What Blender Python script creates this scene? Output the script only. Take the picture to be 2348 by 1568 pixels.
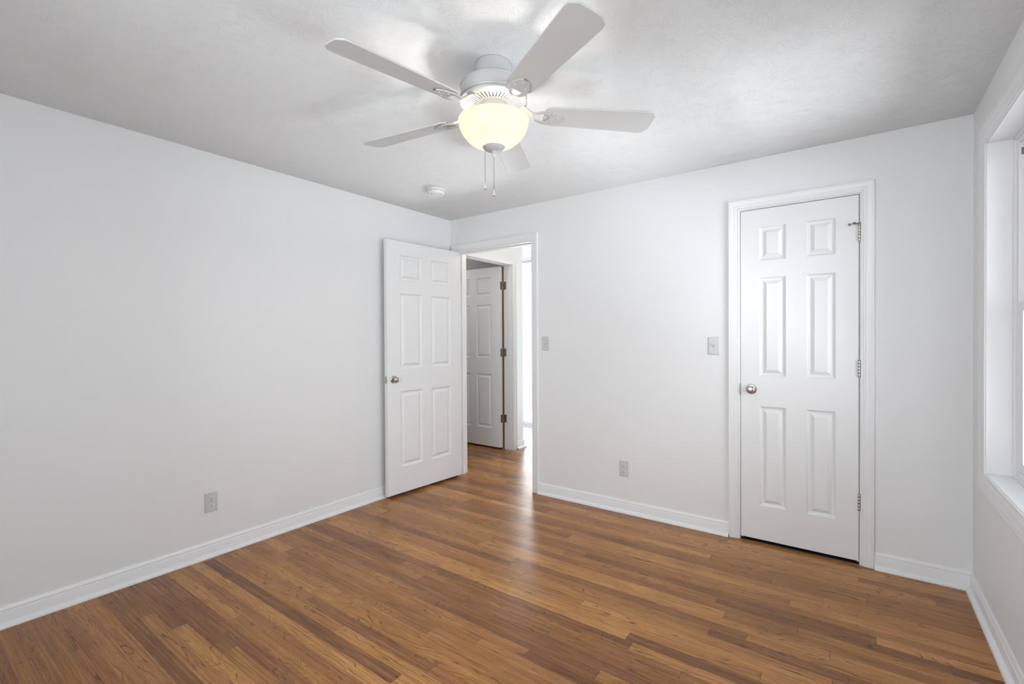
import bpy, bmesh, math, random
from mathutils import Vector, Matrix
random.seed(7)
S = bpy.context.scene
COL = S.collection
for o in list(bpy.data.objects): bpy.data.objects.remove(o)

# ------------------------------------------------------------------ dimensions (metres)
H = 2.366          # ceiling height
WX = 3.536         # room width, left wall x=0, window wall x=WX
REAR = -3.75       # wall behind the camera
T = 0.1165         # wall thickness
FANX, FANY = 1.889, -1.750

# ------------------------------------------------------------------ camera
cam_d = bpy.data.cameras.new('camera'); cam = bpy.data.objects.new('camera', cam_d); COL.objects.link(cam)
cf = Vector((-0.58765432, 0.8090682, -0.00842899))
cr = Vector((0.80911196, 0.58762861, -0.00551914))
cu = cr.cross(cf).normalized()
M = Matrix((cr, cu, -cf)).transposed().to_4x4(); M.translation = (3.06404, -3.25050, 1.2705)
cam.matrix_world = M
cam_d.sensor_width = 36.0; cam_d.lens = 1085.235 / 2348 * 36.0
cam_d.clip_start = 0.02
S.camera = cam

# ------------------------------------------------------------------ world, daylight, exposure
w = bpy.data.worlds.new('world'); S.world = w; w.use_nodes = True
bg = w.node_tree.nodes['Background']; bg.inputs[0].default_value = (0.93, 0.97, 1.0, 1); bg.inputs[1].default_value = 2.6
def area(name, loc, rot, sx, sy, power, col):
    l = bpy.data.lights.new(name, 'AREA'); l.shape = 'RECTANGLE'; l.size = sx; l.size_y = sy
    l.energy = power; l.color = col
    o = bpy.data.objects.new(name, l); COL.objects.link(o); o.location = loc; o.rotation_euler = rot
    return o
R = math.radians
DAY = (0.92, 0.96, 1.0)
area('daylight_side_window', (WX + 0.55, -0.90, 1.45), (0, R(90), 0), 2.2, 2.6, 125, DAY)
area('fill_near_window', (WX + 0.26, -2.60, 1.40), (0, R(90), 0), 1.5, 0.9, 20, DAY)  # added fill for the left wall, through the made-up near window
# light thrown up by the bright ground outside the side window
area('ground_light_side_window', (WX + 1.85, -0.78, -0.35), (0, R(138), 0), 1.1, 1.7, 330, DAY)
area('fill_rear_window', (2.15, REAR - 0.26, 1.35), (R(90), 0, 0), 1.8, 1.5, 64, DAY)  # added fill for the back wall, through the made-up rear window
area('daylight_glass_door', (-0.55, 2.62, 1.15), (R(-90), 0, 0), 2.2, 2.1, 80, DAY)
area('fill_up_glass_door', (-0.55, 3.50, -0.15), (R(-140), 0, 0), 2.2, 1.4, 520, DAY)  # added upward fill that whitens the ceiling of the room beyond the hall
S.view_settings.view_transform = 'Standard'; S.view_settings.look = 'None'
S.view_settings.gamma = 1.0; S.view_settings.use_curve_mapping = False
S.view_settings.exposure = -0.30

# ------------------------------------------------------------------ material helpers
class N:
    def __init__(s, name):
        s.m = bpy.data.materials.new(name); s.m.use_nodes = True
        s.t = s.m.node_tree; s.b = s.t.nodes['Principled BSDF']; s.o = s.t.nodes['Material Output']
    def n(s, typ, **k):
        x = s.t.nodes.new('ShaderNode' + typ)
        for a, v in k.items(): setattr(x, a, v)
        return x
    def put(s, v, sock):
        if hasattr(v, 'node'): s.t.links.new(v, sock)
        elif v is not None: sock.default_value = v
    def math(s, op, a, b=None, c=None, clamp=False):
        x = s.n('Math', operation=op, use_clamp=clamp)
        s.put(a, x.inputs[0]); s.put(b, x.inputs[1]) if b is not None else 0
        if c is not None: s.put(c, x.inputs[2])
        return x.outputs[0]
    def comb(s, x, y, z=0.0):
        c = s.n('CombineXYZ'); s.put(x, c.inputs[0]); s.put(y, c.inputs[1]); s.put(z, c.inputs[2]); return c.outputs[0]
    def sep(s, v):
        c = s.n('SeparateXYZ'); s.put(v, c.inputs[0]); return c.outputs
    def noise(s, v, scale=1.0, detail=2.0, rough=0.5, dist=0.0):
        x = s.n('TexNoise'); s.put(v, x.inputs['Vector']); x.inputs['Scale'].default_value = scale
        x.inputs['Detail'].default_value = detail; x.inputs['Roughness'].default_value = rough
        x.inputs['Distortion'].default_value = dist; return x.outputs[0]
    def mix(s, f, a, b, blend='MIX'):
        x = s.n('Mix', data_type='RGBA', blend_type=blend); s.put(f, x.inputs[0]); s.put(a, x.inputs[6]); s.put(b, x.inputs[7]); return x.outputs[2]
    def rng(s, v, a, b, c=0.0, d=1.0, smooth=False):
        x = s.n('MapRange'); x.interpolation_type = 'SMOOTHSTEP' if smooth else 'LINEAR'
        s.put(v, x.inputs[0])
        for i, q in enumerate((a, b, c, d)): s.put(q, x.inputs[i + 1])
        return x.outputs[0]
    def bump(s, h, dist, strength=1.0):
        x = s.n('Bump'); x.inputs['Strength'].default_value = strength; x.inputs['Distance'].default_value = dist
        s.put(h, x.inputs['Height']); s.t.links.new(x.outputs[0], s.b.inputs['Normal'])
    def coord(s):
        return s.n('TexCoord').outputs['Object']

def simple(name, col, rough=0.5, metal=0.0, spec=0.5, bump=None):
    k = N(name); b = k.b
    b.inputs['Base Color'].default_value = (*col, 1); b.inputs['Roughness'].default_value = rough
    b.inputs['Metallic'].default_value = metal; b.inputs['Specular IOR Level'].default_value = spec
    if bump:
        k.bump(k.noise(k.coord(), bump[0], 3.0), bump[1])
    return k.m

MAT = {}
MAT['wall'] = simple('wall_paint', (0.795, 0.805, 0.812), 0.50, spec=0.5, bump=(260.0, 0.0006))
MAT['shadewall'] = simple('shaded_wall_tone', (0.36, 0.36, 0.365), 0.6)  # dimness of the side room put into the wall colour
MAT['trim'] = simple('trim_enamel', (0.805, 0.812, 0.82), 0.35, bump=(60.0, 0.0002))
MAT['leaf'] = simple('door_enamel', (0.80, 0.807, 0.815), 0.38, bump=(90.0, 0.0003))
MAT['plate'] = simple('plate_plastic', (0.60, 0.605, 0.61), 0.35)
MAT['plate_face'] = simple('receptacle_plastic', (0.66, 0.665, 0.67), 0.3)
MAT['dark'] = simple('dark_slot', (0.02, 0.02, 0.02), 0.8)
MAT['nickel'] = simple('satin_nickel', (0.50, 0.485, 0.46), 0.26, metal=1.0)
MAT['bronze'] = simple('aged_hinge_metal', (0.30, 0.27, 0.23), 0.35, metal=1.0)
MAT['rubber'] = simple('rubber_tip', (0.18, 0.17, 0.15), 0.7)
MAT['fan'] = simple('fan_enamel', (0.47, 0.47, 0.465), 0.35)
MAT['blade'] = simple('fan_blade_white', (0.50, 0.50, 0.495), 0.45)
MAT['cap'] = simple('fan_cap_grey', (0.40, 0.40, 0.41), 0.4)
MAT['chain'] = simple('chain_metal', (0.16, 0.145, 0.12), 0.4, metal=1.0)
MAT['vinyl'] = simple('window_vinyl', (0.80, 0.80, 0.81), 0.35)
MAT['plastic'] = simple('detector_plastic', (0.74, 0.74, 0.73), 0.4)
MAT['tile'] = simple('pale_tile', (0.82, 0.82, 0.82), 0.3)
MAT['rawwood'] = simple('raw_door_edge', (0.19, 0.115, 0.05), 0.6, bump=(120.0, 0.0004))
MAT['darkroom'] = simple('closet_shade_tone', (0.25, 0.25, 0.25), 0.8)  # dark tone painted in for the unlit closet interior

def glass_mat():
    k = N('window_glass'); t = k.n('BsdfTransparent'); g = k.n('BsdfGlossy'); g.inputs['Roughness'].default_value = 0.02
    fr = k.n('Fresnel'); fr.inputs[0].default_value = 1.45
    mx = k.n('MixShader'); k.put(fr.outputs[0], mx.inputs[0]); k.t.links.new(t.outputs[0], mx.inputs[1]); k.t.links.new(g.outputs[0], mx.inputs[2])
    k.t.links.new(mx.outputs[0], k.o.inputs[0]); return k.m
MAT['glass'] = glass_mat()

def bowl_mat():   # lit frosted bowl: light passes through and the glass itself glows warm
    k = N('lit_frosted_glass'); tr = k.n('BsdfTranslucent'); tr.inputs[0].default_value = (0.21, 0.178, 0.148, 1)
    df = k.n('BsdfDiffuse'); df.inputs[0].default_value = (0.80, 0.74, 0.62, 1)
    gl = k.n('BsdfGlossy'); gl.inputs['Roughness'].default_value = 0.2
    m1 = k.n('MixShader'); m1.inputs[0].default_value = 0.25
    k.t.links.new(tr.outputs[0], m1.inputs[1]); k.t.links.new(df.outputs[0], m1.inputs[2])
    m2 = k.n('MixShader'); m2.inputs[0].default_value = 0.02
    k.t.links.new(m1.outputs[0], m2.inputs[1]); k.t.links.new(gl.outputs[0], m2.inputs[2])
    em = k.n('Emission'); em.inputs[0].default_value = (1.0, 0.83, 0.64, 1); em.inputs[1].default_value = 0.85
    ad = k.n('AddShader'); k.t.links.new(m2.outputs[0], ad.inputs[0]); k.t.links.new(em.outputs[0], ad.inputs[1])
    k.t.links.new(ad.outputs[0], k.o.inputs[0]); return k.m
MAT['bowl'] = bowl_mat()

def emit(name, col, st):
    k = N(name); k.b.inputs['Emission Color'].default_value = (*col, 1); k.b.inputs['Emission Strength'].default_value = st
    k.b.inputs['Base Color'].default_value = (0.8, 0.8, 0.8, 1); return k.m
MAT['bulb'] = emit('lit_bulb', (1.0, 0.93, 0.80), 6.0)

def ceiling_mat():   # hand-stomped plaster: clusters of radiating brush ridges
    k = N('stomped_plaster'); b = k.b
    b.inputs['Base Color'].default_value = (0.725, 0.742, 0.748, 1); b.inputs['Roughness'].default_value = 0.8
    P = k.coord(); x, y, z = k.sep(P)
    wn = k.n('TexNoise'); k.put(P, wn.inputs['Vector']); wn.inputs['Scale'].default_value = 14.0; wn.inputs['Detail'].default_value = 2.0
    wx, wy, wz = k.sep(wn.outputs['Color'])
    hs = None
    for sc, sh in ((3.6, 0.0), (4.9, 3.7), (6.3, 8.1)):
        px = k.math('ADD', k.math('MULTIPLY_ADD', k.math('SUBTRACT', wx, 0.5), 0.045, x), sh)
        py = k.math('MULTIPLY_ADD', k.math('SUBTRACT', wy, 0.5), 0.045, y)
        v = k.n('TexVoronoi', voronoi_dimensions='2D', feature='F1'); v.inputs['Scale'].default_value = sc
        k.put(k.comb(px, py), v.inputs['Vector'])
        cx, cy, cz = k.sep(v.outputs['Position'])
        dx = k.math('SUBTRACT', px, cx); dy = k.math('SUBTRACT', py, cy)
        r = k.math('SQRT', k.math('ADD', k.math('MULTIPLY', dx, dx), k.math('MULTIPLY', dy, dy)))
        r = k.math('MAXIMUM', r, 0.004)
        c = k.math('MULTIPLY', k.math('DIVIDE', dx, r), 11.0); s_ = k.math('MULTIPLY', k.math('DIVIDE', dy, r), 11.0)
        cid = k.math('MULTIPLY', cx, 31.7)
        nn = k.noise(k.comb(k.math('ADD', c, cid), s_, k.math('MULTIPLY', r, 26.0)), 1.0, 1.2, 0.5)
        a = k.math('ABSOLUTE', k.math('SUBTRACT', nn, 0.5))
        ridge = k.rng(a, 0.0, 0.048, 1.0, 0.0, True)
        gate = k.math('MULTIPLY', k.rng(k.noise(P, 11.0 + sh, 2.0), 0.45, 0.58, 0.0, 1.0, True), k.rng(r, 0.03, 0.06, 0.0, 1.0, True))
        hgt = k.math('MULTIPLY', ridge, gate)
        hs = hgt if hs is None else k.math('MAXIMUM', hs, hgt)
    hs = k.math('MULTIPLY_ADD', k.noise(P, 110.0, 2.0), 0.30, hs)
    k.bump(hs, 0.00062)
    return k.m
MAT['ceiling'] = ceiling_mat()

def floor_mat():     # oak strip flooring, strips along x
    k = N('oak_strip_floor'); b = k.b
    P = k.coord(); x, y, z = k.sep(P)
    W = 0.0572
    ry = k.math('DIVIDE', y, W); row = k.math('FLOOR', ry); fy = k.math('FRACT', ry)
    def wn(a, bb):
        q = k.n('TexWhiteNoise', noise_dimensions='2D'); k.put(k.comb(a, bb), q.inputs['Vector']); return q
    r1 = wn(row, 3.3); r1x, r1y, r1z = k.sep(r1.outputs['Color'])
    ln = k.rng(r1x, 0, 1, 0.75, 1.75)
    cxp = k.math('ADD', k.math('DIVIDE', x, ln), k.math('MULTIPLY', r1y, 17.0))
    col = k.math('FLOOR', cxp); fx = k.math('FRACT', cxp)
    idn = wn(row, col); i1, i2, i3 = k.sep(idn.outputs['Color'])
    idm = wn(k.math('ADD', col, 51.3), row); j1, j2, j3 = k.sep(idm.outputs['Color'])
    sx = k.math('MULTIPLY_ADD', i1, 40.0, x); sy = k.math('MULTIPLY_ADD', i2, 23.0, y)
    # growth-ring contours: flat-sawn cathedrals on some strips, near-straight grain on others
    wob = k.noise(k.comb(k.math('MULTIPLY', sx, 9.0), k.math('MULTIPLY', sy, 26.0)), 1.0, 2.0, 0.5)
    cn = k.noise(k.comb(k.math('MULTIPLY', sx, k.rng(j1, 0, 1, 0.5, 2.2)), k.math('MULTIPLY', sy, k.rng(j1, 0, 1, 19.0, 9.0)), k.math('MULTIPLY', i3, 9.0)), 1.0, 1.5, 0.4, 0.25)
    cn = k.math('MULTIPLY_ADD', k.math('SUBTRACT', wob, 0.5), 0.05, cn)
    fr = k.rng(j2, 0, 1, 11.0, 28.0)
    ph = k.math('MULTIPLY', cn, fr)
    saw = k.math('FRACT', ph)
    tri = k.math('ABSOLUTE', k.math('SUBTRACT', saw, 0.5))
    line = k.rng(tri, 0.0, 0.14, 1.0, 0.0, True)
    lm = k.rng(k.noise(k.comb(k.math('MULTIPLY', sx, 5.0), k.math('MULTIPLY', sy, 24.0)), 1.0, 2.0), 0.38, 0.60, 0.10, 1.0)
    line = k.math('MULTIPLY', line, lm)
    # pores and fine streaks
    st = k.noise(k.comb(k.math('MULTIPLY', sx, 9.0), k.math('MULTIPLY', sy, 340.0)), 1.0, 3.0, 0.6)
    st2 = k.noise(k.comb(k.math('MULTIPLY', sx, 2.2), k.math('MULTIPLY', sy, 110.0)), 1.0, 3.0, 0.6)
    spk = k.noise(k.comb(k.math('MULTIPLY', sx, 160.0), k.math('MULTIPLY', sy, 420.0)), 1.0, 2.0, 0.6)
    mott = k.noise(k.comb(k.math('MULTIPLY', sx, 3.0), k.math('MULTIPLY', sy, 14.0)), 1.0, 3.0, 0.5)
    big = k.noise(P, 1.3, 2.0)
    tone = k.math('MULTIPLY_ADD', i2, 0.72, k.math('MULTIPLY_ADD', mott, 0.55, -0.09))
    tone = k.math('ADD', tone, k.math('MULTIPLY', k.math('SUBTRACT', big, 0.5), 0.30))
    ramp = k.n('ValToRGB'); k.put(tone, ramp.inputs[0]); e = ramp.color_ramp.elements
    e[0].position = 0.12; e[0].color = (0.150, 0.056, 0.020, 1)
    e[1].position = 0.95; e[1].color = (0.620, 0.300, 0.092, 1)
    q = e.new(0.40); q.color = (0.320, 0.132, 0.036, 1)
    q = e.new(0.68); q.color = (0.450, 0.202, 0.056, 1)
    c = ramp.outputs[0]
    red = k.rng(j3, 0.72, 1.0, 0.0, 0.45)
    c = k.mix(red, c, (0.36, 0.135, 0.058, 1))
    c = k.mix(k.math('MULTIPLY', line, 0.88), c, (0.078, 0.030, 0.012, 1))
    c = k.mix(k.math('MULTIPLY', saw, 0.20), c, (0.16, 0.064, 0.022, 1))
    c = k.mix(k.rng(st, 0.48, 0.70, 0.0, 0.55), c, (0.110, 0.044, 0.017, 1))
    c = k.mix(k.rng(st2, 0.50, 0.70, 0.0, 0.50), c, (0.130, 0.052, 0.019, 1))
    c = k.mix(k.rng(st2, 0.50, 0.30, 0.0, 0.30), c, (0.64, 0.34, 0.13, 1))
    c = k.mix(k.rng(spk, 0.50, 0.75, 0.0, 0.35), c, (0.14, 0.058, 0.022, 1))
    seam = k.math('MINIMUM', fy, k.math('SUBTRACT', 1.0, fy))
    sm = k.rng(seam, 0.004, 0.018, 1.0, 0.0)
    ex = k.math('MULTIPLY', k.math('MINIMUM', fx, k.math('SUBTRACT', 1.0, fx)), ln)
    em = k.rng(ex, 0.0003, 0.0015, 1.0, 0.0)
    sa = k.math('MAXIMUM', k.math('MULTIPLY', sm, k.rng(r1z, 0, 1, 0.10, 0.60)), k.math('MULTIPLY', em, 0.7))
    c = k.mix(sa, c, (0.060, 0.024, 0.010, 1))
    k.put(c, b.inputs['Base Color'])
    rg = k.rng(k.noise(P, 3.0, 3.0), 0.3, 0.7, 0.24, 0.32)
    k.put(rg, b.inputs['Roughness']); b.inputs['Specular IOR Level'].default_value = 0.30
    hh = k.math('SUBTRACT', k.math('MULTIPLY', st, 0.22), sa)
    hh = k.math('SUBTRACT', hh, k.math('MULTIPLY', line, 0.10))
    k.bump(hh, 0.0005)
    return k.m
MAT['floor'] = floor_mat()

# ------------------------------------------------------------------ mesh helpers
class MB:
    def __init__(s): s.bm = bmesh.new()
    def box(s, a, b, mi=0):
        x0, y0, z0 = a; x1, y1, z1 = b
        v = [s.bm.verts.new(p) for p in ((x0,y0,z0),(x1,y0,z0),(x1,y1,z0),(x0,y1,z0),(x0,y0,z1),(x1,y0,z1),(x1,y1,z1),(x0,y1,z1))]
        for f in ((0,3,2,1),(4,5,6,7),(0,1,5,4),(1,2,6,5),(2,3,7,6),(3,0,4,7)):
            g = s.bm.faces.new([v[i] for i in f]); g.material_index = mi
        return v
    def lathe(s, prof, org=(0,0,0), axis='z', seg=32, mi=0, cap=True, a0=0.0, a1=2*math.pi):
        full = abs(a1 - a0 - 2*math.pi) < 1e-6; rings = []
        n = seg if full else seg + 1
        for r, h in prof:
            ring = []
            for i in range(n):
                a = a0 + (a1 - a0) * i / seg
                c, q = r*math.cos(a), r*math.sin(a)
                p = {'z': (c, q, h), 'y': (c, h, q), 'x': (h, c, q)}[axis]
                ring.append(s.bm.verts.new((org[0]+p[0], org[1]+p[1], org[2]+p[2])))
            rings.append(ring)
        for A, B in zip(rings, rings[1:]):
            for i in range(seg):
                j = (i + 1) % n
                try: g = s.bm.faces.new((A[i], A[j], B[j], B[i])); g.material_index = mi; g.smooth = True
                except ValueError: pass
        if cap and full:
            for ring, pr in ((rings[0], prof[0]), (rings[-1], prof[-1])):
                if pr[0] > 1e-5:
                    g = s.bm.faces.new(ring); g.material_index = mi
        return rings
    def loft(s, rows, closed=False, capends=False, mi=0, smooth=False):
        R_ = [[s.bm.verts.new(p) for p in row] for row in rows]
        n = len(R_[0]); m = len(R_)
        for i in range(m if closed else m - 1):
            A, B = R_[i], R_[(i + 1) % m]
            for j in range(n - 1):
                g = s.bm.faces.new((A[j], A[j+1], B[j+1], B[j])); g.material_index = mi; g.smooth = smooth
        if capends and not closed:
            s.bm.faces.new(R_[0]); s.bm.faces.new(R_[-1])
        return R_
    def sphere(s, c, r, seg=8, rings=6, sz=1.0):
        s.lathe([(r*math.sin(math.pi*i/rings), -r*sz*math.cos(math.pi*i/rings)) for i in range(rings+1)], c, seg=seg, cap=False)
    def build(s, name, mats, parent=None, bevel=None, doubles=1e-6, sharp=35, **tags):
        bm = s.bm
        bmesh.ops.remove_doubles(bm, verts=bm.verts, dist=doubles)
        bmesh.ops.recalc_face_normals(bm, faces=bm.faces)
        me = bpy.data.meshes.new(name); bm.to_mesh(me); bm.free()
        for m in (mats if isinstance(mats, (list, tuple)) else [mats]): me.materials.append(m)
        try: me.set_sharp_from_angle(angle=R(sharp))
        except Exception: pass
        o = bpy.data.objects.new(name, me); COL.objects.link(o)
        if parent: o.parent = parent
        if bevel:
            bv = o.modifiers.new('bevel', 'BEVEL'); bv.width = bevel; bv.segments = 3; bv.limit_method = 'ANGLE'; bv.angle_limit = R(40)
        for a, v in tags.items(): o[a] = v
        return o
def empty(name, loc=(0,0,0), rz=0.0, **tags):
    o = bpy.data.objects.new(name, None); COL.objects.link(o); o.location = loc; o.rotation_euler = (0,0,rz)
    o.empty_display_size = 0.1
    for a, v in tags.items(): o[a] = v
    return o
def boxes(name, mat, lst, parent=None, **k):
    m = MB()
    for a, b in lst: m.box(a, b)
    return m.build(name, mat, parent, **k)

# ------------------------------------------------------------------ floor, ceiling, walls
ST = dict(kind='structure')
TR = T                         # shared partition thickness
HALLX = -0.075                 # hall face of the hall door wall
HALLY = 1.285                  # where that wall ends
boxes('floor', MAT['floor'], [((-3.3, REAR-0.15, -0.05), (WX+0.15, HALLY+0.02, 0.0))], **ST)
boxes('floor_tile', MAT['tile'], [((-3.3, HALLY+0.02, -0.05), (3.0, 4.2, -0.001))], **ST)
boxes('ceiling', MAT['ceiling'], [((-3.3, REAR-0.15, H), (WX+0.15, 2.50, H+0.08))], **ST)
# opening edges in the back wall
D1A, D1B, D1H = 0.087, 0.903, 2.062        # entry door opening between the jamb faces
D2A, D2B, D2H = 2.4765, 3.0810, 2.0560     # closet door opening
J = 0.018
boxes('wall_back', MAT['wall'], [
    ((-3.3, 0, 0), (D1A-J, T, H)), ((D1A-J, 0, D1H+J), (D1B+J, T, H)), ((D1B+J, 0, 0), (D2A-J, T, H)),
    ((D2A-J, 0, D2H+J), (D2B+J, T, H)), ((D2B+J, 0, 0), (WX+0.15, T, H))], **ST)
boxes('wall_left', MAT['wall'], [((-T, REAR-0.15, 0), (0, 0, H))], **ST)
# window wall with its opening
WA, WB, WZ0, WZ1 = -0.300, -1.300, 0.655, 2.122
WC, WD = -1.95, -2.95          # added window beside the camera, out of view, to brighten the left wall
WJ = 0.012                     # thickness of the boards lining the window openings
boxes('wall_right', MAT['wall'], [
    ((WX, WA+WJ, 0), (WX+0.15, 0, H)), ((WX, REAR-0.15, 0), (WX+0.15, WD-WJ, H)), ((WX, WC+WJ, 0), (WX+0.15, WB-WJ, H)),
    ((WX, WD-WJ, 0), (WX+0.15, WC+WJ, WZ0-WJ)), ((WX, WD-WJ, WZ1+WJ), (WX+0.15, WC+WJ, H)),
    ((WX, WB-WJ, 0), (WX+0.15, WA+WJ, WZ0-WJ)), ((WX, WB-WJ, WZ1+WJ), (WX+0.15, WA+WJ, H))], **ST)
RA, RB = 1.30, 3.00  # opening for an added window behind the camera, out of view
boxes('wall_rear', MAT['wall'], [
    ((0, REAR-0.15, 0), (RA-WJ, REAR, H)), ((RB+WJ, REAR-0.15, 0), (WX, REAR, H)),
    ((RA-WJ, REAR-0.15, 0), (RB+WJ, REAR, WZ0-WJ)), ((RA-WJ, REAR-0.15, WZ1+WJ), (RB+WJ, REAR, H))], **ST)
# hall and the rooms beyond
D3A, D3B, D3H = 0.262, 1.080, 2.094       # hall door opening, along y
boxes('wall_hall_left', MAT['wall'], [
    ((HALLX-T, T, 0), (HALLX, D3A-J, H)), ((HALLX-T, D3A-J, D3H+J), (HALLX, D3B+J, H)),
    ((HALLX-T, D3B+J, 0), (HALLX, HALLY, H))], **ST)
boxes('wall_bedroom_far', MAT['shadewall'], [((-3.3, HALLY-0.10, 0), (HALLX-T, HALLY, H))], **ST)  # shade above the open leaf is carried by this wall's colour
boxes('wall_hall_far', MAT['wall'], [((0.95, HALLY, 0), (2.35, HALLY+T, H)), ((0.95, HALLY+T, 0), (0.95+T, 2.36, H))], **ST)
boxes('wall_hall_right', MAT['wall'], [((2.20, T, 0), (2.32, HALLY, H))], **ST)
boxes('wall_bedroom_left', MAT['wall'], [((-3.3, T, 0), (-3.2, 2.36, H))], **ST)
boxes('wall_closet', MAT['darkroom'], [((2.32, 0.78, 0), (WX+0.15, 0.86, H)), ((WX+0.0, T, 0), (WX+0.15, 0.78, H)), ((2.321, T, 0), (2.40, 0.78, H))], **ST)
boxes('closet_floor_shade', MAT['dark'], [((D2A, 0.004, 0.0), (D2B, T, 0.0015)), ((2.40, T, 0.0), (WX, 0.78, 0.0015))], **ST)  # black sheet over the floor paints in the shade below the closet door
GX0, GX1, GH = -1.85, 0.60, 2.366
boxes('wall_glass_door', MAT['wall'], [((-3.3, 2.36, 0), (GX0, 2.48, H)), ((GX1, 2.36, 0), (1.2, 2.48, H)), ], **ST)

# ------------------------------------------------------------------ trim profiles
CAS = [(0,0),(0,.0075),(.002,.0095),(.0065,.0095),(.0085,.0075),(.0105,.0075),(.0135,.0105),(.0200,.0108),(.0225,.0125),(.0260,.0118),
       (.0340,.0125),(.0430,.0150),(.0480,.0165),(.0500,.0155),(.0525,.0172),(.0580,.0172),(.0605,.0150),(.0605,0)]
BASE = [(0,0),(.0120,0),(.0120,.066),(.0110,.0685),(.0085,.0695),(.0085,.0725),(.0100,.0745),(.0095,.0800),(.0060,.0860),(.0040,.0910),(0,.0910)]
SHOE = [(.0120,0),(.0300,0),(.0300,.006),(.0275,.0135),(.0220,.0190),(.0155,.0225),(.0120,.0230)]

def casing_u(name, a0, a1, zt, mapf, mat=None, parent=None, **k):
    m = MB(); rows = []
    rows.append([mapf(a0-u, 0, v) for u, v in CAS]); rows.append([mapf(a0-u, zt+u, v) for u, v in CAS])
    rows.append([mapf(a1+u, zt+u, v) for u, v in CAS]); rows.append([mapf(a1+u, 0, v) for u, v in CAS])
    m.loft(rows, capends=True)
    return m.build(name, mat or MAT['trim'], parent, **k)
VS = 0.95
def casing_ring(name, a0, a1, z0, z1, mapf, sc=1.0, parent=None, **k):
    m = MB()
    rows = [[mapf(a0-u*sc, z0-u*sc, v*VS) for u, v in CAS], [mapf(a0-u*sc, z1+u*sc, v*VS) for u, v in CAS],
            [mapf(a1+u*sc, z1+u*sc, v*VS) for u, v in CAS], [mapf(a1+u*sc, z0-u*sc, v*VS) for u, v in CAS]]
    m.loft(rows, closed=True)
    return m.build(name, MAT['trim'], parent, **k)
def jamb(m, a0, a1, zt, mapf, d0, d1, stop0, stop1):
    # three jamb boards and the thin stop nailed on them; mapf(a, z, depth)
    def bx(p, q):
        A = mapf(*p); B = mapf(*q)
        m.box([min(A[i], B[i]) for i in range(3)], [max(A[i], B[i]) for i in range(3)])
    bx((a0-J, 0, d0), (a0, zt+J, d1)); bx((a1, 0, d0), (a1+J, zt+J, d1)); bx((a0, zt, d0), (a1, zt+J, d1))
    s = .011
    bx((a0, 0, stop0), (a0+s, zt-s, stop1)); bx((a1-s, 0, stop0), (a1, zt-s, stop1)); bx((a0, zt-s, stop0), (a1, zt, stop1))

back = lambda a, z, v: (a, -v, z)              # on the back wall, v out into the room
backhall = lambda a, z, v: (a, T+v, z)
hall = lambda a, z, v: (HALLX+v, a, z)
hallback = lambda a, z, v: (HALLX-T-v, a, z)
RV = .0055
m = MB(); jamb(m, D1A, D1B, D1H, lambda a, z, d: (a, d, z), 0, T, .047, .081)
t1 = m.build('trim_1', MAT['trim'], **ST)
casing_u('door_casing', D1A-RV, D1B+RV, D1H+RV, back, parent=t1)
casing_u('door_casing', D1A-RV, D1B+RV, D1H+RV, backhall, parent=t1)
# strike plate on the latch jamb
boxes('strike_plate', MAT['bronze'], [((D1B-.0015, .006, .91), (D1B-.0002, .038, .972))], t1)
m = MB(); jamb(m, D2A, D2B, D2H, lambda a, z, d: (a, d, z), 0, T, .037, .071)
t2 = m.build('trim_2', MAT['trim'], **ST)
casing_u('door_casing', D2A-RV, D2B+RV, D2H+RV, back, parent=t2)
m = MB(); m.box((D2A-.0035, -.0025, .905), (D2A+.0012, .014, .977)); m.build('strike_plate', MAT['bronze'], t2)
m = MB(); jamb(m, D3A, D3B, D3H, lambda a, z, d: (HALLX-d, a, z), 0, T, .036, .070)
t3 = m.build('trim_3', MAT['trim'], **ST)
casing_u('door_casing', D3A-RV, D3B+RV, D3H+RV, hall, parent=t3)
casing_u('door_casing', D3A-RV, D3B+RV, D3H+RV, hallback, parent=t3)

def base_run(name, pts, parent_first=True, **k):
    """baseboard along a floor polyline; pts = list of (x, y, nx, ny): wall point and offset direction of the profile"""
    m = MB(); m.loft([[(x+nx*v, y+ny*v, z) for v, z in BASE] for x, y, nx, ny in pts], capends=True)
    o = m.build(name, MAT['trim'], **k)
    m = MB(); m.loft([[(x+nx*v, y+ny*v, z) for v, z in SHOE+[SHOE[0]]] for x, y, nx, ny in pts])
    m.build('shoe_molding', MAT['trim'], o)
    return o
CO = .0605 + RV
base_run('baseboard_left', [(0, REAR, 1, 1), (0, 0, 1, -1)], **ST)
base_run('baseboard_back', [(D1B+CO, 0, 0, -1), (D2A-CO, 0, 0, -1)], **ST)
base_run('baseboard_back_corner', [(D2B+CO, 0, 0, -1), (WX, 0, -1, -1), (WX, REAR, -1, 1)], **ST)
base_run('baseboard_rear', [(0, REAR, 1, 1), (WX, REAR, -1, 1)], **ST)
base_run('baseboard_hall', [(HALLX, D3B+CO, 1, 0), (HALLX, HALLY, 1, 1), (-1.5, HALLY, 0, 1)], **ST)

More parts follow.
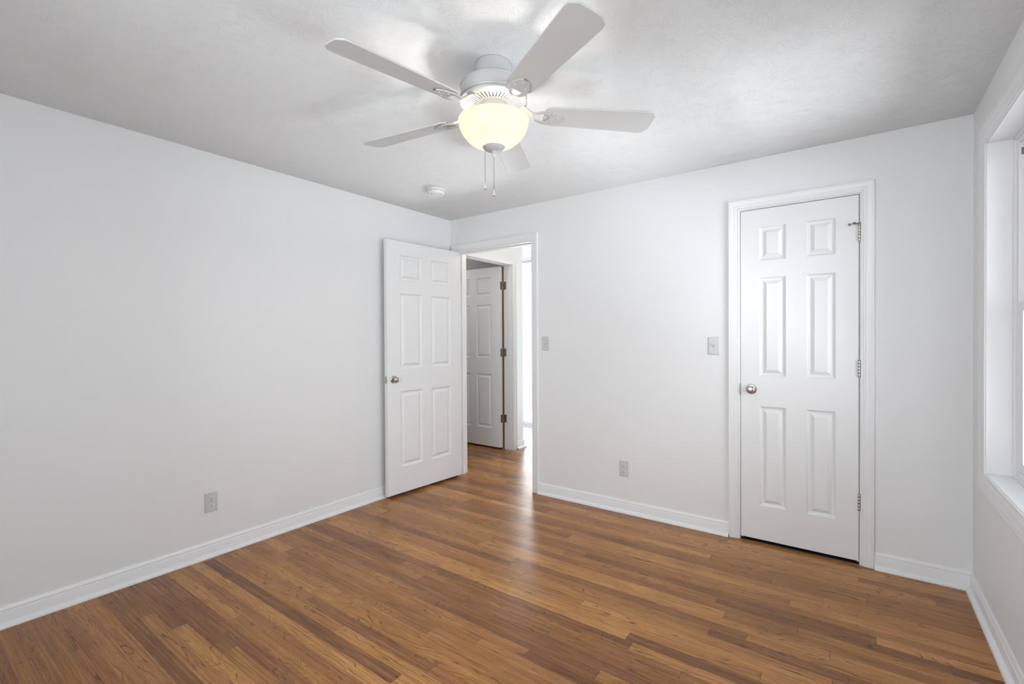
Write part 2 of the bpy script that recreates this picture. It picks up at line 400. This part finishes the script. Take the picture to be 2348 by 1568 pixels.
# ------------------------------------------------------------------ doors
def leaf_mesh(m, w_, h, t, x0, y0, z0, cols, rows, edge_mi=None):
    """moulded six-panel leaf; front face at y0 (towards -y), back face at y0+t"""
    xs = sorted({0, w_, *[q for c in cols for q in c]}); zs = sorted({0, h, *[q for c in rows for q in c]})
    cells = {(round(c[0], 5), round(r[0], 5)) for c in cols for r in rows}
    for side in (0, 1):
        yy = (lambda d: y0 + d) if side == 0 else (lambda d: y0 + t - d)
        V = lambda x, d, z: m.bm.verts.new((x0+x, yy(d), z0+z))
        for i in range(len(xs)-1):
            for j in range(len(zs)-1):
                a, b, c, d = xs[i], xs[i+1], zs[j], zs[j+1]
                if (round(a, 5), round(c, 5)) in cells:
                    ins = [(0,0),(.0025,.0035),(.008,.0085),(.0165,.0115),(.0195,.0115),(.0385,.0025),(.0395,.0015)]
                    prev = None
                    for k_, dep in ins:
                        ring = [V(a+k_, dep, c+k_), V(b-k_, dep, c+k_), V(b-k_, dep, d-k_), V(a+k_, dep, d-k_)]
                        if prev:
                            for q in range(4): m.bm.faces.new((prev[q], prev[(q+1)%4], ring[(q+1)%4], ring[q]))
                        prev = ring
                    m.bm.faces.new(prev)
                else:
                    m.bm.faces.new((V(a,0,c), V(b,0,c), V(b,0,d), V(a,0,d)))
    P = lambda x, y, z: m.bm.verts.new((x0+x, y0+y, z0+z))
    for fx, mi in ((0, edge_mi or 0), (w_, 0)):
        for j in range(len(zs)-1):
            f = m.bm.faces.new((P(fx,0,zs[j]), P(fx,t,zs[j]), P(fx,t,zs[j+1]), P(fx,0,zs[j+1]))); f.material_index = mi
    for fz in (0, h):
        for i in range(len(xs)-1):
            m.bm.faces.new((P(xs[i],0,fz), P(xs[i+1],0,fz), P(xs[i+1],t,fz), P(xs[i],t,fz)))
ROWS = [(.210, .822), (1.006, 1.612), (1.716, 1.922)]
def knob(parent, x, y, z, sgn, pin=True):
    """knob standing out along sgn*y"""
    m = MB()
    prof = [(.0125,.004),(.0105,.012),(.0105,.020),(.0150,.024),(.0215,.029),(.0242,.035),(.0235,.041),(.0195,.0455),(.0150,.0470),(.0120,.0475),(.0110,.0490),(.0040,.0500),(.0001,.0500)]
    m.lathe([(r, sgn*h) for r, h in prof], (x, y, z), 'y', 40, cap=False)
    if pin: m.lathe([(.0022, sgn*.0495), (.0022, sgn*.0512), (.0001, sgn*.0512)], (x, y, z), 'y', 12, cap=False)
    k = m.build('door_knob', MAT['nickel'], parent)
    m = MB(); m.lathe([(.0001,0),(.0310,0),(.0312,sgn*.0025),(.0290,sgn*.0055),(.0230,sgn*.0075),(.0180,sgn*.0070),(.0140,sgn*.0085),(.0001,sgn*.0085)], (x, y, z), 'y', 40, cap=False)
    m.build('rosette', MAT['nickel'], k)
    return k
def barrel(m, x, y, z, r=.0062, L=.089):
    n = 5; g = .0012; seg = L/n
    for i in range(n):
        a = z - L/2 + i*seg + g/2; b = a + seg - g
        m.lathe([(r*.9,a),(r,a+.0012),(r,b-.0012),(r*.9,b)], (x, y, 0), 'z', 16)
    m.lathe([(r*.6, z-L/2-.004), (r*.78, z-L/2-.002), (r*.7, z-L/2), (r*.62, z), (r*.7, z+L/2), (r*.8, z+L/2+.002), (r*.6, z+L/2+.005)], (x, y, 0), 'z', 14)

# door 1: open entry door against the left wall
ANG = R(-93.5)
LW = .805
C30 = [(.128, .352), (.453, .677)]
m = MB(); leaf_mesh(m, LW, 2.032, .035, 0.004, .008, .023, C30, ROWS)
d1 = m.build('door_1', MAT['leaf'], sharp=20, **ST); d1.location = (.090, -.008, 0); d1.rotation_euler = (0, 0, ANG)
kz = .945
knob(d1, .004+LW-.062, .043, kz, 1, True)
knob(d1, .004+LW-.062, .008, kz, -1, False)
m = MB(); m.box((.004+LW-.0002, .0125, kz-.0285), (.004+LW+.0014, .0385, kz+.0285)); m.box((.004+LW, .017, kz-.009), (.004+LW+.0115, .031, kz+.009))
m.build('latch', MAT['nickel'], d1, bevel=.0015)
for hz in (.347, 1.090, 1.841):
    m = MB(); barrel(m, 0, 0, hz); m.box((.0005, .0085, hz-.0445), (.0042, .040, hz+.0445)); m.build('hinge', MAT['bronze'], d1)

# door 2: closed closet door
m = MB(); LW2 = .5985; C24 = [(.1045, .2470), (.3510, .4925)]
leaf_mesh(m, LW2, 2.032, .035, 2.4795, .0, .020, C24, ROWS)
d2 = m.build('door_2', MAT['leaf'], sharp=20, **ST)
knob(d2, 2.4795+.060, 0, .945, -1, False)
for i, hz in enumerate((.347, 1.090, 1.841)):
    m = MB(); barrel(m, 3.0795, -.0055, hz); m.box((3.0770, -.004, hz-.0445), (3.0825, .001, hz+.0445))
    h_ = m.build('hinge', MAT['nickel'], d2)
    if i == 2:   # hinge-pin door stop: collar, threaded arm and rubber bumper
        m = MB(); zt = hz+.050
        m.lathe([(.0085, zt-.004), (.0095, zt-.003), (.0095, zt+.003), (.0060, zt+.006)], (3.0795, -.0055, 0), 'z', 18)
        def rod(p, q, r0, r1=None):
            p = Vector(p); q = Vector(q); d = (q-p).normalized(); u_ = d.orthogonal().normalized(); v_ = d.cross(u_)
            rr = []
            for pt, r in ((p, r0), (q, r1 or r0)):
                rr.append([pt + (u_*math.cos(a)+v_*math.sin(a))*r for a in [2*math.pi*k/12 for k in range(13)]])
            m.loft(rr, capends=False, smooth=True)
            m.bm.faces.new([m.bm.verts.new(c) for c in rr[0][:-1]]); m.bm.faces.new([m.bm.verts.new(c) for c in rr[1][:-1]])
        rod((3.074, -.010, zt), (3.052, -.030, zt), .0036)
        rod((3.060, -.0235, zt+.0015), (3.056, -.027, zt+.0015), .0066)
        rod((3.052, -.030, zt), (3.038, -.028, zt-.003), .0028)
        st = m.build('door_stop', MAT['bronze'], h_)
        m = MB(); rod((3.039, -.0285, zt-.0027), (3.031, -.0275, zt-.0045), .0058, .0066); m.build('rubber_tip', MAT['rubber'], st)

# door 3: hall door opened into the dim room on the left
m = MB(); leaf_mesh(m, LW, 2.062, .035, 0.004, .020, .022, C30, [(a*1.015, b*1.015) for a, b in ROWS])
d3 = m.build('door_3', MAT['leaf'], sharp=20, **ST)
# closed leaf runs towards -y from the pin; opened 90 degrees it points to -x with its hall face towards the camera
d3.location = (HALLX-T-.008, D3B-.003, 0); d3.rotation_euler = (0, 0, R(180))
for hz in (.350, 1.105, 1.868):
    m = MB(); barrel(m, 0, .008, hz, .0065)
    m.box((.0010, .0100, hz-.0445), (.0041, .0540, hz+.0445))      # plate on the leaf edge
    m.box((-.038, -.0031, hz-.0445), (-.004, .0010, hz+.0445))     # plate on the jamb
    m.build('hinge', MAT['bronze'], d3)
boxes('jamb_edge', MAT['rawwood'], [((HALLX-T-.018, D3B-.0225, 0), (HALLX-T-.007, D3B-.0005, D3H-.012))], t3)
boxes('threshold', MAT['trim'], [((GX0, 2.34, 0), (GX1, 2.40, .018))], **ST)

# glass door at the far end of the bright room
g4 = MB()
for a, b in (((GX0, 2.38, .02), (GX1, 2.44, .06)), ((GX0, 2.38, GH-.015), (GX1, 2.44, GH-.001)), ((GX0, 2.38, .02), (GX0+.05, 2.44, GH-.001)), ((GX1-.05, 2.38, .02), (GX1, 2.44, GH-.001))):
    g4.box(a, b)
d4 = g4.build('door_4', MAT['vinyl'], **ST)
boxes('glass_pane', MAT['glass'], [((GX0+.05, 2.405, .06), (GX1-.05, 2.411, GH-.015))], d4)

# ------------------------------------------------------------------ windows
def window(name, mapf, a0, a1, z0, z1, sc=1.4):
    """mapf(a, z, v): v>0 into the room, v<0 outwards"""
    def ring(m, A0, A1, Z0, Z1, wd, v0, v1, bot=None):
        bot = bot or wd
        for (p, q) in (((A0, Z0), (A0+wd, Z1)), ((A1-wd, Z0), (A1, Z1)), ((A0+wd, Z0), (A1-wd, Z0+bot)), ((A0+wd, Z1-wd), (A1-wd, Z1))):
            X = mapf(p[0], p[1], v0); Y = mapf(q[0], q[1], v1)
            m.box([min(X[i], Y[i]) for i in range(3)], [max(X[i], Y[i]) for i in range(3)])
    # jamb extension lining the opening
    m = MB(); ring(m, a0-.012, a1+.012, z0-.012, z1+.012, .012, 0.001, -.149)
    wn = m.build(name, MAT['trim'], **ST)
    casing_ring('window_casing', a0-.004, a1+.004, z0-.004, z1+.004, mapf, sc, wn)
    m = MB(); ring(m, a0, a1, z0, z1, .030, -.092, -.149); ring(m, a0, a1, z0, z1, .012, -.082, -.094)
    m.build('window_frame', MAT['vinyl'], wn, bevel=.002)
    zm = (z0+z1)/2 + .005
    m = MB(); ring(m, a0+.030, a1-.030, z0+.030, zm+.018, .038, -.098, -.118); lo = m.build('window_sash', MAT['vinyl'], wn, bevel=.002)
    m = MB(); X = mapf(a0+.066, z0+.066, -.106); Y = mapf(a1-.066, zm-.018, -.110)
    m.box([min(X[i], Y[i]) for i in range(3)], [max(X[i], Y[i]) for i in range(3)]); m.build('glass_pane', MAT['glass'], lo)
    m = MB(); ring(m, a0+.030, a1-.030, zm-.018, z1-.030, .034, -.122, -.142); up = m.build('window_sash', MAT['vinyl'], wn, bevel=.002)
    m = MB(); X = mapf(a0+.062, zm+.014, -.130); Y = mapf(a1-.062, z1-.062, -.134)
    m.box([min(X[i], Y[i]) for i in range(3)], [max(X[i], Y[i]) for i in range(3)]); m.build('glass_pane', MAT['glass'], up)
    # sash balance clip near the top of the far track
    m = MB(); X = mapf(a1-.032, z1-.080, -.100); Y = mapf(a1-.028, z1-.050, -.114)
    m.box([min(X[i], Y[i]) for i in range(3)], [max(X[i], Y[i]) for i in range(3)]); m.build('sash_clip', MAT['bronze'], wn)
    return wn
window('window_1', lambda a, z, v: (WX-v, a, z), WB, WA, WZ0, WZ1)
window('fill_window_near', lambda a, z, v: (WX-v, a, z), WD, WC, WZ0, WZ1)  # added for light on the left wall, never in view
window('fill_window_rear', lambda a, z, v: (a, REAR+v, z), RA, RB, WZ0, WZ1)  # added for light on the back wall, never in view

# ------------------------------------------------------------------ wall plates
def plate(m, w_=.070, h=.115, d=.0055):
    """local: x across, z up, sticking out towards -y"""
    rows = []
    for ins, dep in ((0, 0), (0, .0022), (.0012, .0038), (.0045, d), (.006, d)):
        a, b = w_/2-ins, h/2-ins
        rows.append([(-a, -dep, -b), (a, -dep, -b), (a, -dep, b), (-a, -dep, b), (-a, -dep, -b)])
    m.loft(rows); a, b = w_/2-.006, h/2-.006
    m.bm.faces.new([m.bm.verts.new(p) for p in ((-a, -d, -b), (a, -d, -b), (a, -d, b), (-a, -d, b))])
def screw(m, z, d=.0055):
    m.lathe([(.0028, -d), (.0028, -d-.0008), (.0001, -d-.0011)], (0, 0, z), 'y', 14, cap=False)
def switch(name, loc, label, group):
    e = empty(name, loc, 0, label=label, category='light switch', group=group)
    m = MB(); plate(m); m.build('cover_plate', MAT['plate'], e)
    for sz in (.030, -.030):
        m = MB(); screw(m, sz); m.build('screw', MAT['cap'], e)
    m = MB(); m.box((-.0056, -.0060, -.0125), (.0056, -.0050, .0125)); fr = m.build('toggle_slot', MAT['cap'], e)
    m = MB(); m.loft([[(-.0044, -.0055, -.008), (.0044, -.0055, -.008), (.0044, -.0055, .006), (-.0044, -.0055, .006), (-.0044, -.0055, -.008)],
                      [(-.0036, -.0165, .006), (.0036, -.0165, .006), (.0036, -.0150, .0125), (-.0036, -.0150, .0125), (-.0036, -.0165, .006)]], capends=False)
    m.bm.faces.new([m.bm.verts.new(p) for p in ((-.0036, -.0165, .006), (.0036, -.0165, .006), (.0036, -.0150, .0125), (-.0036, -.0150, .0125))])
    m.build('toggle', MAT['plate_face'], e)
    return e
def outlet(name, loc, rz, label, group):
    e = empty(name, loc, rz, label=label, category='electrical outlet', group=group)
    m = MB(); plate(m); m.build('cover_plate', MAT['plate'], e)
    m = MB(); screw(m, 0); m.build('screw', MAT['cap'], e)
    for zc in (.0195, -.0195):
        m = MB(); pts = []
        for k in range(41):
            a = 2*math.pi*k/40; x = .0172*math.cos(a); z = max(-.0138, min(.0138, .0172*math.sin(a))); pts.append((x, z))
        m.loft([[(x*1.06, -.0056, zc+z*1.06) for x, z in pts], [(x*1.0, -.0050, zc+z) for x, z in pts]])
        m.loft([[(x, -.0050, zc+z) for x, z in pts], [(x, -.0068, zc+z) for x, z in pts], [(x*.95, -.0074, zc+z*.95) for x, z in pts]])
        m.bm.faces.new([m.bm.verts.new((x*.95, -.0074, zc+z*.95)) for x, z in pts[:-1]])
        f = m.build('receptacle', MAT['plate_face'], e)
        m = MB(); m.box((-.0072, -.0077, zc-.0005), (-.0054, -.0070, zc+.0085)); m.box((.0056, -.0077, zc+.0005), (.0072, -.0070, zc+.0080))
        m.lathe([(.0026, -.0070), (.0026, -.0077), (.0001, -.0077)], (0, 0, zc-.0068), 'y', 14, cap=False)
        m.build('slot', MAT['dark'], f)
    return e
GS = 'light switches on the back wall'; GO = 'duplex outlets low on the walls'
switch('light_switch', (1.042, 0, 1.225), 'white toggle light switch plate just right of the open doorway', GS)
switch('light_switch', (2.320, 0, 1.2125), 'white toggle light switch plate just left of the closed closet door', GS)
outlet('wall_outlet', (1.7045, 0, .319), 0, 'white duplex outlet low on the wall between the doorway and the closet door', GO)
outlet('wall_outlet', (0, -2.049, .318), R(90), 'white duplex outlet low on the long left wall above the baseboard', GO)

# ------------------------------------------------------------------ smoke detector
sd = empty('smoke_detector', (.560, -.745, H), 0, label='round white smoke detector on the ceiling near the far corner', category='smoke detector')
m = MB(); m.lathe([(.0001,0),(.0680,0),(.0690,-.003),(.0675,-.0085),(.0600,-.0090),(.0001,-.0090)], (0,0,0), seg=48, cap=False); m.build('mounting_base', MAT['plastic'], sd)
m = MB(); m.lathe([(.0580,-.009),(.0580,-.0185)], (0,0,0), seg=48, cap=False); m.build('vent_screen', MAT['dark'], sd)
m = MB(); m.lathe([(.0600,-.0165),(.0625,-.0165),(.0630,-.022),(.0615,-.030),(.0560,-.036),(.0300,-.0385),(.0285,-.0365),(.0270,-.0385),(.0001,-.0395)], (0,0,0), seg=48, cap=False)
m.lathe([(.0590,-.0090),(.0630,-.0090),(.0630,-.0140),(.0590,-.0140)], (0,0,0), seg=48, cap=False)
for k in range(9):
    a = 2*math.pi*k/9 + .12
    m.lathe([(.0590,-.0135),(.0622,-.0135),(.0622,-.0170),(.0590,-.0170)], (0,0,0), seg=4, a0=a, a1=a+.16, cap=False)
body = m.build('detector_body', MAT['plastic'], sd)
m = MB(); m.lathe([(.0030,-.0380),(.0030,-.0405),(.0001,-.0410)], (-.006, -.040, .0), seg=12, cap=False); m.build('indicator_light', MAT['dark'], body)

# ------------------------------------------------------------------ ceiling fan (local z measured from the ceiling)
fan = empty('ceiling_fan', (FANX, FANY, H), 0, label='white five-blade ceiling fan with a lit frosted glass bowl and two pull chains', category='ceiling fan')
m = MB(); m.lathe([(.0001,-.0025),(.0690,-.0025),(.0700,-.0060),(.0695,-.060),(.0720,-.0885),(.0001,-.0885)], seg=56, cap=False)
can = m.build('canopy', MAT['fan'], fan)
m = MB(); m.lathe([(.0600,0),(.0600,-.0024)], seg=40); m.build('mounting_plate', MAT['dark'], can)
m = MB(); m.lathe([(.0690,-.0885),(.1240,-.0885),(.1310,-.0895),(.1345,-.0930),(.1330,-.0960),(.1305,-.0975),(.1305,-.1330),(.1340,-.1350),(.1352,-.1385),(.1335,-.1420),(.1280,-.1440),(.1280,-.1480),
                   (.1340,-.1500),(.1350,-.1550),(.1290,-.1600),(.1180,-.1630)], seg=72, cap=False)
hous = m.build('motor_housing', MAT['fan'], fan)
m = MB(); NS = 44          # slotted bottom ring: radial ribs with open vents between, dark behind
m.lathe([(.1185,-.1630),(.1140,-.1640),(.1130,-.1620)], seg=88, cap=False)
m.lathe([(.0740,-.1640),(.0720,-.1665),(.0560,-.1680),(.0560,-.1640)], seg=88, cap=False)
for k in range(NS):
    a = 2*math.pi*k/NS
    for da in (0,):
        c, s_ = math.cos(a), math.sin(a); hw = .0030
        q0 = Vector((c*.0735, s_*.0735, 0)); q1 = Vector((c*.1145, s_*.1145, 0)); n_ = Vector((-s_, c, 0))
        ww0, ww1 = .0034, .0054
        lo = [q0-n_*ww0, q1-n_*ww1, q1+n_*ww1, q0+n_*ww0]
        vb = [m.bm.verts.new((p.x, p.y, -.1655 if i in (0, 3) else -.1638)) for i, p in enumerate(lo)]
        vt = [m.bm.verts.new((p.x, p.y, -.1620)) for p in lo]
        m.bm.faces.new(vb); m.bm.faces.new(vt)
        for i in range(4): m.bm.faces.new((vb[i], vb[(i+1)%4], vt[(i+1)%4], vt[i]))
m.build('vent_ring', MAT['fan'], hous)
m = MB(); m.lathe([(.0500,-.1560),(.1200,-.1560)], seg=48, cap=False); m.build('vent_backing', MAT['cap'], hous)

# blades with their brackets
TILT = R(-12)
def blade_mesh():
    m = MB(); st = []
    n = 26
    for i in range(n+1):
        t_ = i/n; r = .205 + (.666-.205)*t_
        hw = .052 + .016*t_
        e0 = min(1.0, (r-.205)/.030); e1 = min(1.0, (.666-r)/.040)
        hw *= (.72+.28*math.sqrt(max(0, 1-(1-e0)**2))) * (.55+.45*math.sqrt(max(0, 1-(1-e1)**2)))
        st.append((r, hw))
    for z0, z1 in ((-.0032, .0032),):
        rows = []
        for r, hw in st:
            rows.append([(r, -hw, z1), (r, -hw, z0), (r, -hw*.5, z0), (r, 0, z0), (r, hw*.5, z0), (r, hw, z0), (r, hw, z1), (r, 0, z1), (r, -hw, z1)])
        m.loft(rows); 
        for q in (0, -1):
            m.bm.faces.new([m.bm.verts.new(p) for p in rows[q][:-1]])
    return m
def bracket_mesh():
    m = MB()
    #           r     z      outer  inner(half widths)
    st = [(.112,-.1640,.016,0),(.130,-.1690,.013,0),(.146,-.1810,.011,0),(.158,-.1915,.014,.0),(.166,-.1970,.020,.008),(.178,-.2010,.029,.016),(.192,-.2020,.035,.021),
          (.206,-.2020,.039,.023),(.218,-.2020,.040,.018),(.226,-.2020,.040,.006),(.232,-.2020,.038,0),(.252,-.2020,.032,0),(.270,-.2020,.022,0),(.282,-.2020,.008,0)]
    th = .0045
    for sg in (1, -1):
        rows = [[(r, sg*i_, z), (r, sg*o_, z), (r, sg*o_, z+th), (r, sg*i_, z+th), (r, sg*i_, z)] for r, z, o_, i_ in st]
        m.loft(rows, capends=False)
    for r, y in ((.238, .022), (.238, -.022), (.262, 0)):
        m.lathe([(.0045, -.2020), (.0042, -.2045), (.0001, -.2052)], (r, y, 0), seg=12, cap=False)
    return m
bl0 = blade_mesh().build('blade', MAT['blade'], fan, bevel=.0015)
br0 = bracket_mesh().build('blade_bracket', MAT['fan'], bl0, doubles=1e-5)
BZ = -.1940
bl = [bl0]; 
for k in range(5):
    a = R(-100 + 72*k)
    if k:
        o = bl0.copy(); COL.objects.link(o); c_ = br0.copy(); COL.objects.link(c_); c_.parent = o; o.parent = fan
    else: o, c_ = bl0, br0
    o.matrix_local = Matrix.Rotation(a, 4, 'Z') @ Matrix.Translation((0, 0, BZ)) @ Matrix.Rotation(TILT, 4, 'X')
    c_.matrix_parent_inverse = Matrix.Identity(4)
    c_.matrix_local = Matrix.Translation((0, 0, -BZ - .0010))

# light kit
m = MB(); m.lathe([(.0555,-.1660),(.0560,-.1720),(.0520,-.1860),(.0540,-.1880),(.0620,-.1940),(.0630,-.2010),(.0300,-.2060),(.0160,-.2080),(.0120,-.2200),(.0001,-.2200)], seg=48, cap=False)
fit = m.build('light_fitter', MAT['fan'], fan)
m = MB(); m.lathe([(.0042,-.215),(.0042,-.340)], seg=12); m.build('threaded_rod', MAT['chain'], fit)
m = MB()
prof = []
for i in range(17):
    a = R(90*i/16); prof.append((.1390*math.cos(a)**.86 if i < 16 else .0060, -.2280 - .1060*math.sin(a)**1.12))
m.lathe([(.1365,-.2250),(.1390,-.2240),(.1402,-.2262)] + prof, seg=72, cap=False)
bowl = m.build('glass_bowl', MAT['bowl'], fan, sharp=80)
sol = bowl.modifiers.new('thick', 'SOLIDIFY'); sol.thickness = .003; sol.offset = 0
BULBS = []
for k in range(3):
    a = R(40 + 120*k); c, s_ = math.cos(a)*.058, math.sin(a)*.058
    m = MB(); m.lathe([(.0120,-.2040),(.0135,-.2060),(.0135,-.2300),(.0100,-.2320),(.0001,-.2320)], (c*.62, s_*.62, 0), seg=18, cap=False)
    sk = m.build('bulb_socket', MAT['chain'], fan)
    m = MB(); m.lathe([(.0075,-.2300),(.0090,-.2400),(.0150,-.2520),(.0190,-.2650),(.0180,-.2790),(.0110,-.2900),(.0001,-.2940)], (c*.62, s_*.62, 0), seg=20, cap=False)
    m.build('bulb', MAT['bulb'], sk)
m = MB(); m.lathe([(.0001,-.3320),(.0420,-.3270),(.0455,-.3285),(.0455,-.3310),(.0380,-.3390),(.0250,-.3440),(.0120,-.3470),(.0001,-.3475)], seg=48, cap=False)
cap = m.build('bowl_cap', MAT['cap'], fan)
m = MB(); m.lathe([(.0001,-.3470),(.0078,-.3470),(.0082,-.3500),(.0060,-.3520),(.0080,-.3550),(.0090,-.3600),(.0080,-.3660),(.0050,-.3705),(.0001,-.3715)], seg=24, cap=False)
m.build('finial', MAT['fan'], cap)
def chain(x, y, z0, z1):
    m = MB(); z = z0
    while z > z1:
        m.sphere((x, y, z), .00150, 6, 4); z -= .0040
    m.lathe([(.0004, z0), (.0004, z1)], (x, y, 0), seg=5)
    c_ = m.build('pull_chain', MAT['chain'], fan)
    m = MB(); m.lathe([(.0001, z1+.001),(.0022, z1),(.0040, z1-.007),(.0052, z1-.016),(.0052, z1-.021),(.0042, z1-.024),(.0001, z1-.0245)], (x, y, 0), seg=20, cap=False)
    p_ = m.build('chain_pull', MAT['fan'], c_)
    m = MB(); m.lathe([(.0028, z1-.0238),(.0028, z1-.0260),(.0001, z1-.0262)], (x, y, 0), seg=12, cap=False); m.build('pull_tip', MAT['dark'], p_)
ox, oy = -.809*.0335 + .588*.030, -.588*.0335 - .809*.030
chain(ox, oy, -.3330, 1.884 - H)
m = MB(); m.sphere((ox, oy, -.3325), .0042, 12, 8); m.build('chain_eyelet', MAT['fan'], cap)
chain(0, 0, -.3710, 1.866 - H)
# light given by the bulbs in the bowl
pl = bpy.data.lights.new('fan_lamp', 'POINT'); pl.energy = 11; pl.color = (1.0, .95, .87); pl.shadow_soft_size = .022
po = bpy.data.objects.new('fan_lamp', pl); COL.objects.link(po); po.location = (FANX, FANY, H-.300)
# the hall's own warm ceiling lamp, out of sight above the door head
hl = bpy.data.lights.new('hall_lamp', 'POINT'); hl.energy = 8; hl.color = (1.0, .87, .68); hl.shadow_soft_size = .08
ho = bpy.data.objects.new('hall_lamp', hl); COL.objects.link(ho); ho.location = (.75, .70, H-.15)

bl_ = bpy.data.lights.new('bedroom_fill', 'POINT'); bl_.energy = 11; bl_.color = (1.0, .97, .93); bl_.shadow_soft_size = .12  # added unseen fill to brighten the hall door leaf and its room
bo = bpy.data.objects.new('bedroom_fill', bl_); COL.objects.link(bo); bo.location = (-1.45, .55, H-.25)
